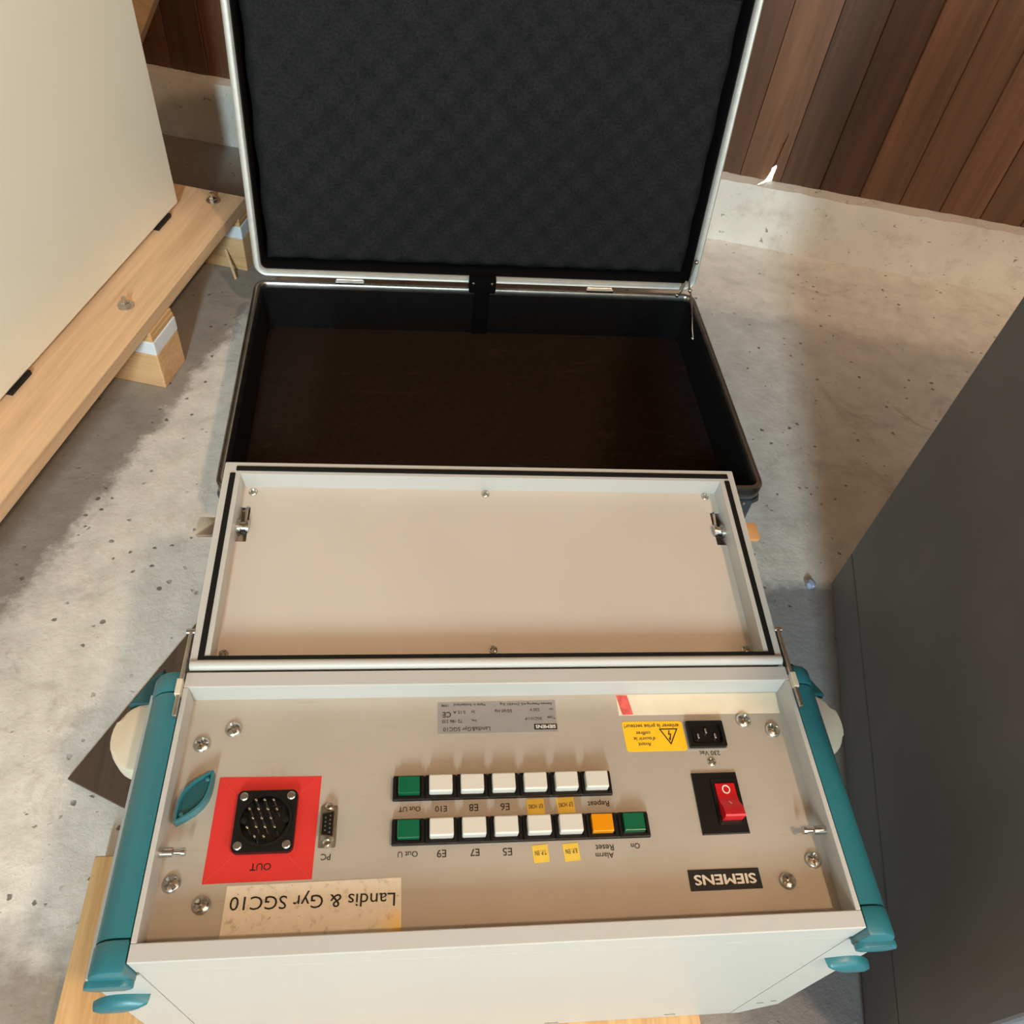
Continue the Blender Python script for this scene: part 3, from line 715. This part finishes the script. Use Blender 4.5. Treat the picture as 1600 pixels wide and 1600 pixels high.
text('CE', -.0384 - nx_, .0728 - ny_, 0.0003, rp, 'ink', w=.0062, h=.0043, bold=0.004)
bb = box('black_field', (-.0086, .0086, -.0022, .0022, 0.0002, 0.0004), 'ink', rp, loc=(.0349 - nx_, .0620 - ny_, 0))
text('SIEMENS', .0349 - nx_, .0620 - ny_, 0.00045, rp, 'white_ink', w=.0150, h=.0026, bold=0.02)

# black badge
bd, bx_, by_ = sticker('maker_badge', [(.1219, -.0439), (.1714, -.0440), (.1715, -.0573), (.1217, -.0574)], 'ink', 'black badge with white capital letters', t=0.0006)
text('SIEMENS', 0, 0, 0.0006, bd, 'white_ink', w=.0425, h=.0063, bold=0.028)

# push button rows
cap_w = box_me('button_cap', -.0081, .0081, -.0061, .0061, 0.0, 0.0088, 0.0011, 3)
cap_l = box_me('button_lens', -.0074, .0074, -.0061, .0061, 0.0, 0.0066, 0.0006, 2)
lens_in = box_me('lens_window', -.0064, .0064, -.0050, .0050, 0.0, 0.0072, 0.0003, 1)
BX = [-.0656, -.0435, -.0216, .0003, .0225, .0446, .0665, .0889]
for nb_, cols, yc, x1 in ((7, 'gwwwwww', .0168, .0779), (8, 'gwwwwwag', -.0132, .1004)):
    bank = part('button_bank', box_me('button_bank', -.0767, x1, -.0086, .0086, 0.0, 0.0030, 0.0012), 'black', (0, yc, ZP))
    bank['label'] = 'black strip holding a row of square push buttons'
    for i, c in enumerate(cols):
        link('button_frame', ring_me('button_frame', rrect(-.0105, .0105, -.0082, .0082, .0006, 2), rrect(-.0086, .0086, -.0069, .0069, .0006, 2), 0.002, 0.0046), 'black', bank, (BX[i], 0, 0))
        o = link('button', {'w': cap_w, 'g': cap_l, 'a': cap_l}[c] if c == 'w' else (cap_l.copy() if True else None), {'w': 'white_btn', 'g': 'green_btn', 'a': 'amber_btn'}[c], bank, (BX[i] + random.uniform(-.0002, .0002), 0.0008, 0.001))
        o['label'] = {'w': 'white push button', 'g': 'green lens push button', 'a': 'amber lens push button'}[c]
# small yellow paper labels under the buttons
for s, x, y, wd, hg, w, r in (('E.P. HORS', .0223, .0020, .0122, .0114, .0100, .03), ('E.P. HORS', .0436, .0026, .0124, .0112, .0100, .05),
                          ('T.P. EN', .0231, -.0295, .0108, .0116, .0078, .06), ('E.P. EN', .0441, -.0292, .0108, .0116, .0078, .07)):
    c, sn = math.cos(r), math.sin(r)
    pts = [(x + c * a - sn * b, y + sn * a + c * b) for a, b in ((-wd / 2, hg / 2), (wd / 2, hg / 2), (wd / 2, -hg / 2), (-wd / 2, -hg / 2))]
    yl, qx, qy = sticker('paper_label', pts, 'yellow2', 'small yellow paper label')
    text(s, 0, 0.0005, 0.0003, yl, 'ink_grey', w=w, h=.0030, rot=PI + r)

# mains inlet, warning sticker, cream tape, power switch
inl = part('mains_inlet', ring_me('mains_inlet', rrect(-.0142, .0142, -.0103, .0103, .0012, 7), [(x, y) for x, y in rrect(-.0118, .0118, -.0080, .0080, .003, 7)], 0.0, 0.0040), 'black', (.1556, .0525, ZP))
link('inlet_well', prism_me('inlet_well', rrect(-.0121, .0121, -.0083, .0083, .003, 7), 0.0002, 0.0008), 'black', inl)
link('inlet_core', prism_me('inlet_core', rrect(-.0098, .0098, -.0060, .0060, .002, 5), 0.0006, 0.0014), 'black', inl)
for qx, qy in ((-.0065, -.0018), (0.0, .0022), (.0065, -.0018)):
    link('blade', box_me('blade', -.0007, .0007, -.0019, .0019, 0.0008, 0.0040, 0.0003, 1), 'steel', inl, (qx, qy, 0))
link('inlet_bezel', ring_me('inlet_bezel', rrect(-.0150, .0150, -.0112, .0112, .0016, 4), rrect(-.0143, .0143, -.0104, .0104, .0012, 4), 0.0, 0.0012), 'plate', inl)
r_ = []
for cx, cy, a0 in ((.0930 + .0022, .0648 - .0022, 90), (.0937 + .0022, .0409 + .0022, 180), (.1400 - .0022, .0411 + .0022, 270), (.1395 - .0022, .0645 - .0022, 0)):
    for i in range(5): a = math.radians(a0 + 90 * i / 4); r_.append((cx + .0022 * math.cos(a), cy + .0022 * math.sin(a)))
ws, wx, wy = sticker('warning_sticker', r_[::-1], 'yellow', 'yellow warning sticker with a lightning triangle')
wx2 = sum(p[0] for p in r_) / len(r_); wy2 = sum(p[1] for p in r_) / len(r_)
for s, x, y, w in (('Avant', .1080, .0463, .0098), ("d'ouvrir le", .1085, .0506, .0165), ('coffret', .1082, .0552, .0108), ('enlever la prise secteur!', .1155, .0612, .0420)):
    text(s, x - wx2, y - wy2, 0.0003, ws, 'ink_grey', w=w, bold=0.004)
def tri(cx, cy, w, h, g):
    return [(cx - w / 2 - g * 1.7, cy + h / 2 + g), (cx + w / 2 + g * 1.7, cy + h / 2 + g), (cx, cy - h / 2 - g * 2.1)]
link('warning_triangle', ring_me('warning_triangle', tri(0, 0, .0125, .0112, .0006), tri(0, 0, .0125, .0112, -.0002), 0.0002, 0.0004), 'ink', ws, (.1280 - wx2, .0524 - wy2, 0))
bolt = [(.0010, .0040), (.0004, .0012), (.0018, .0014), (.0006, -.0028), (.0014, -.0022), (-.0002, -.0046), (-.0008, -.0018), (-.0001, -.0024), (.0007, .0006), (-.0008, .0004), (.0002, .0040)]
link('lightning_bolt', prism_me('lightning_bolt', bolt[::-1], 0.0002, 0.0004, smooth=False), 'ink', ws, (.1278 - wx2, .0532 - wy2, 0))
tp, tx_, ty_ = sticker('cream_tape', [(.0918, .0872), (.2205, .0872), (.2192, .0699), (.0918, .0701)], 'label_tape' if 'label_tape' in M else M.setdefault('label_tape', simple('cream_tape', S(226, 214, 190), 0.5, var=0.03, scale=60)), 'cream strip of tape along the rear edge of the panel')
red_pts = [(.0918, .0868), (.1005, .0866), (.1030, .0704), (.0945, .0704)]
link('red_smear', prism_me('red_smear', [(x - tx_, y - ty_) for x, y in red_pts][::-1], 0.0002, 0.0004, smooth=False), simple('faded_red_print', S(228, 96, 88), 0.6, var=0.22, scale=160), tp)
sw = part('power_switch', prism_me('power_switch', [(-.0166, .0220), (.0168, .0221), (.0168, -.0220), (-.0172, -.0222)][::-1], 0.0, 0.0018, 0.0005, smooth=False), 'black', (.1548, .0010, ZP))
link('switch_frame', ring_me('switch_frame', rrect(-.0040, .0152, -.0166, .0166, .001, 3), rrect(-.0022, .0134, -.0140, .0140, .0006, 3), 0.001, 0.0030), 'black', sw)
# rocker: pressed at the far end, near end standing proud
bm = bmesh.new()
prof = [(-.0133, 0.001), (-.0133, 0.0110), (-.0122, 0.0118), (-.0060, 0.0100), (-.0010, 0.0055), (.0040, 0.0040), (.0128, 0.0036), (.0133, 0.0030), (.0133, 0.001)]
bm_prism(bm, prof, -.0072, .0072)
for v in bm.verts: v.co = Vector((v.co.z + .0056, v.co.x, v.co.y))
rk = link('rocker', to_mesh(bm, 'rocker', True, 0.5), 'red_plastic', sw); rk['label'] = 'red rocker of the power switch'
link('off_mark', ring_me('off_mark', [(.0030 * math.cos(2 * PI * i / 24), .0033 * math.sin(2 * PI * i / 24)) for i in range(24)], [(.0021 * math.cos(2 * PI * i / 24), .0024 * math.sin(2 * PI * i / 24)) for i in range(24)], 0, 0.0003), 'white_ink', rk, (.0056, .0083, 0.0041), (-0.045, 0, 0))
link('on_mark', box_me('on_mark', -.0003, .0003, -.0018, .0018, 0.0, 0.0004), 'white_ink', rk, (.0056, -.0022, 0.0066), (-0.74, 0, 0.25))

# chrome stop pegs on the side rails
for s, nm in ((-1, 'L'), (1, 'R')):
    pg = lathe_me('stop_peg', [(0.0, 0.0), (0.0030, 0.0), (0.0030, 0.0085), (0.0022, 0.0090), (0.0015, 0.0093), (0.0015, 0.0135), (0.0026, 0.0138), (0.0026, 0.0160), (0.0, 0.0162)], 14, 'X')
    o = part('stop_peg', pg, 'chrome', (s * 0.2222, -.0236, -.0095)); o.rotation_euler = (0, 0, 0 if s < 0 else PI)
# loose looking teal finger clip by the left rail
cl_ = part('finger_clip', ring_me('finger_clip', lens(.0400, .0082), [(x * .90, y * .80) for x, y in lens(.0400, .0082)], 0.0, 0.0085), 'teal', (-.2075, .0135, ZP), (0, 0, math.radians(61)))
cl_['label'] = 'teal leaf shaped plastic clip'
link('clip_floor', prism_me('clip_floor', [(x * .92, y * .84) for x, y in lens(.0400, .0082)], 0.0002, 0.0062), 'teal_dark', cl_)
for qx in (-.0135, .0135): link('clip_rivet', lathe_me('clip_rivet', [(.0016, 0), (.0016, .0010), (.0010, .0014), (0, .0014)], 12), 'teal', cl_, (qx, 0, .0060))

# flap lid, hinged on the rear rail
LA = math.radians(4.45)
flap = part('flap_lid', ring_me('flap_lid', rrect(-.2248, .2248, .0015, .1915, .0010, 2), rrect(-.2112, .2112, .0100, .1795, .0006, 2), -0.0300, 0.0), 'paint', (0, .1028, 0), (LA, 0, 0))
flap['label'] = 'open flap lid with black gasket'
link('flap_back', box_me('flap_back', -.2140, .2140, .0080, .1820, -.0305, -.0285), 'paint', flap)
# inner tray plate with a notch at each lock
tray = [(-.2112, .0100), (.2112, .0100), (.2112, .1225), (.2025, .1225), (.2025, .1580), (.2112, .1580), (.2112, .1795), (-.2112, .1795), (-.2112, .1580), (-.2025, .1580), (-.2025, .1225), (-.2112, .1225)]
bm = bmesh.new(); bm_prism(bm, tray, -.0200, -.0185)
tr = link('tray_plate', to_mesh(bm, 'tray_plate'), 'tray', flap)
ls = screw_me('lid_screw', 0.0036, 0.0016)
for i, (x, y) in enumerate(((-.2025, .1735), (-.0014, .1750), (.2015, .1755), (-.2060, .0205), (-.0013, .0222), (.2050, .0207))):
    link('screw', ls, 'steel', flap, (x, y, -.0185), (0, 0, i * .8))
g = 0.0008
for dims in ((-.2150, .2192, .1824, .1874), (-.2150, .2150, .0058, .0098), (-.2195, -.2150, .0058, .1800), (.2150, .2195, .0058, .1800)):
    link('gasket', box_me('gasket', dims[0], dims[1], dims[2], dims[3], -0.0005, 0.0010, 0.0005, 1), 'rubber', flap)
# rounded hinge rail
link('hinge_rail', tube_me('hinge_rail', [(-.2240, .0032, -.0018), (.2240, .0032, -.0018)], 0.0042, 14), 'paint', flap)
for s in (-1, 1):
    lk = link('cam_lock', lathe_me('cam_lock', [(0, -.005), (.0048, -.005), (.0064, -.0035), (.0064, 0.0), (.0044, .0006), (.0044, .0038), (.0060, .0044), (.0060, .0066), (0, .0072)], 18, 'X'), 'chrome', flap, (s * .2080, .1370, -.0185))
    lk.rotation_euler = (0, 0, 0 if s < 0 else PI)
    link('lock_cam', box_me('lock_cam', -.0012, .0012, -.0030, .0160, -.003, .003, 0.0006), 'steel', flap, (s * .2050, .1400, -.0225), (0.25, 0, 0))
    x0, x1 = sorted((s * .2240, s * .2450))
    link('latch_tab', prism_me('latch_tab', rrect(x0, x1, .1300, .1485, .0025, 4), -.0235, -.0205, 0.0006), 'steel' if s < 0 else 'tan', flap)  # right tab carries the orange reflected light in its colour
# groove where the side panel meets the housing is left by the gap; marks near the foot of the near face
for x, z, w in ((.1650, -.2790, .010), (.2380, -.2480, .006), (.2480, -.2420, .005), (.060, -.2860, .012), (-.020, -.286, .006)):
    part('scuff', box_me('scuff', -w / 2, w / 2, -.0002, .0006, -.0006, .0006), 'ink_grey', (x, YN, z))

# board under the test set
bd = box('support_board', (-.36, .1960, -.30, .0700, 0.0, BOARD_T), 'ply', None, 0.0015)
tag(bd, 'pale wooden board lying on the floor under the test set', 'board')

ux, uy = 0.455, 0.890
P0 = (-0.371 - 0.095 * ux, 0.241 - 0.095 * uy); P1 = (-0.326 + 0.03 * ux, 0.329 + 0.03 * uy)
hb = [P0, (P0[0] + 0.17 * uy, P0[1] - 0.17 * ux), (P1[0] + 0.17 * uy, P1[1] - 0.17 * ux), P1]
hx, hy = hb[0]
hbo = link('hardboard_offcut', prism_me('hardboard_offcut', [(x - hx, y - hy) for x, y in hb], 0.0, 0.004, 0.0005, smooth=False), 'hardboard', None, (hx, hy, 0))
tag(hbo, 'dark brown hardboard offcut lying flat on the floor behind the test set', 'board')

# ------------------------------------------------------------------ grey cabinet on the right
GA = 14.7
gb = empty('grey_cabinet', (0.494, 0.4066, 0), (0, 0, -math.radians(GA)), 'dark grey painted steel cabinet standing right of the test set', 'cabinet')
# local: x = outwards to the right, y = towards the wall; corner at the origin
box('cabinet_body', (0.0, 0.50, -0.56, 0.0, 0.068, 0.80), 'greymetal', gb, 0.004, seg=3)
box('plinth', (0.0005, 0.4995, -0.5595, -0.0005, 0.0, 0.0668), 'greymetal', gb, 0.002)
box('top_plate', (-0.004, 0.504, -0.564, 0.004, 0.80, 0.815), 'greymetal', gb, 0.003)

# ------------------------------------------------------------------ cream machine cabinet on its pallet, left
PA = math.radians(14.5)
e1 = Vector((math.cos(PA), -math.sin(PA), 0)); e2 = Vector((math.sin(PA), math.cos(PA), 0))
pal = empty('timber_skid', (-0.351, 1.090, 0), (0, 0, -PA), 'pale pine skid of a long bolted board on padded wooden blocks', 'pallet')
ZB0, ZB1 = 0.0985, 0.1185
box('deck_board', (-0.30, 0.0, -1.05, 0.010, ZB0, ZB1), 'pine', pal, 0.0015)
def lxy(P): d = Vector(P) - Vector((-0.351, 1.090, 0)); return d.dot(e1), d.dot(e2)
for P in ((-0.433, 0.7564, 0), (-0.3565, 1.0625, 0)):
    x, y = lxy(P)
    box('block', (x - 0.20, x, y, y + 0.066, 0.0, 0.061), 'pineblock', pal, 0.002)
    box('foam_pad', (x - 0.20, x + .0005, y - .0005, y + 0.0665, 0.061, 0.084), 'foamwhite', pal, 0.0015)
    box('plywood_packer', (x - 0.20, x - 0.001, y + .001, y + 0.066, 0.084, 0.0915), 'ply', pal, 0.0008)
    box('plywood_packer', (x - 0.20, x - 0.002, y + .002, y + 0.065, 0.0915, 0.0985), 'ply', pal, 0.0008)
for P in ((-0.3940, 1.0937, 0), (-0.4670, 0.8060, 0)):
    x, y = lxy(P)
    w = link('washer', lathe_me('washer', [(0, 0.0), (.011, 0), (.011, .0016), (.004, .0016)], 22), 'steel', pal, (x, y - 0.012, ZB1))
    link('bolt_head', lathe_me('bolt_head', [(.0065, .0016), (.0065, .0066), (.0058, .0074), (.0038, .0074), (.0038, .014), (0, .0144)], 6), 'chrome', w)
mc = empty('machine_cabinet', Vector((-0.4466, 1.0605, ZB1)), (0, 0, -PA), 'tall cream white machine cabinet standing on the timber skid', 'cabinet')
box('cabinet_body', (-0.60, 0.0, -0.95, 0.0, 0.006, 1.10), 'whitemetal', mc, 0.003)
for y in (-0.055, -0.45, -0.85):
    box('foot', (-0.05, 0.003, y - 0.022, y + 0.022, 0.0, 0.0065), 'black', mc, 0.001)
box('foot_rail', (-0.59, -0.012, -0.94, -0.01, 0.0, 0.006), 'black', mc)

# ------------------------------------------------------------------ small loose things
sp = box('wood_splinter', (-.0022, .0022, -.0012, .0012, 0.0, 0.052), 'pine', None, 0.0004)
sp.location = (-0.372, 1.036, 0.0015); sp.rotation_euler = (math.radians(-40), math.radians(-25), 0)
tag(sp, 'thin pale wood splinter leaning on the far skid block', 'splinter')
bm = bmesh.new(); bmesh.ops.create_icosphere(bm, subdivisions=3, radius=0.008)
for v in bm.verts:
    n = math.sin(v.co.x * 900 + 1) * math.sin(v.co.y * 800) * math.sin(v.co.z * 700 + 2)
    v.co *= 1 + 0.35 * n; v.co.z *= 0.6; v.co.x *= 0.8
pb = link('plastic_scrap', to_mesh(bm, 'plastic_scrap', True), simple('pale_blue_scrap', S(170, 180, 206), 0.4, var=0.15, scale=200)); pb.location = (0.462, 0.402, 0.004)
tag(pb, 'crumpled pale blue scrap on the floor at the grey cabinet corner', 'litter')
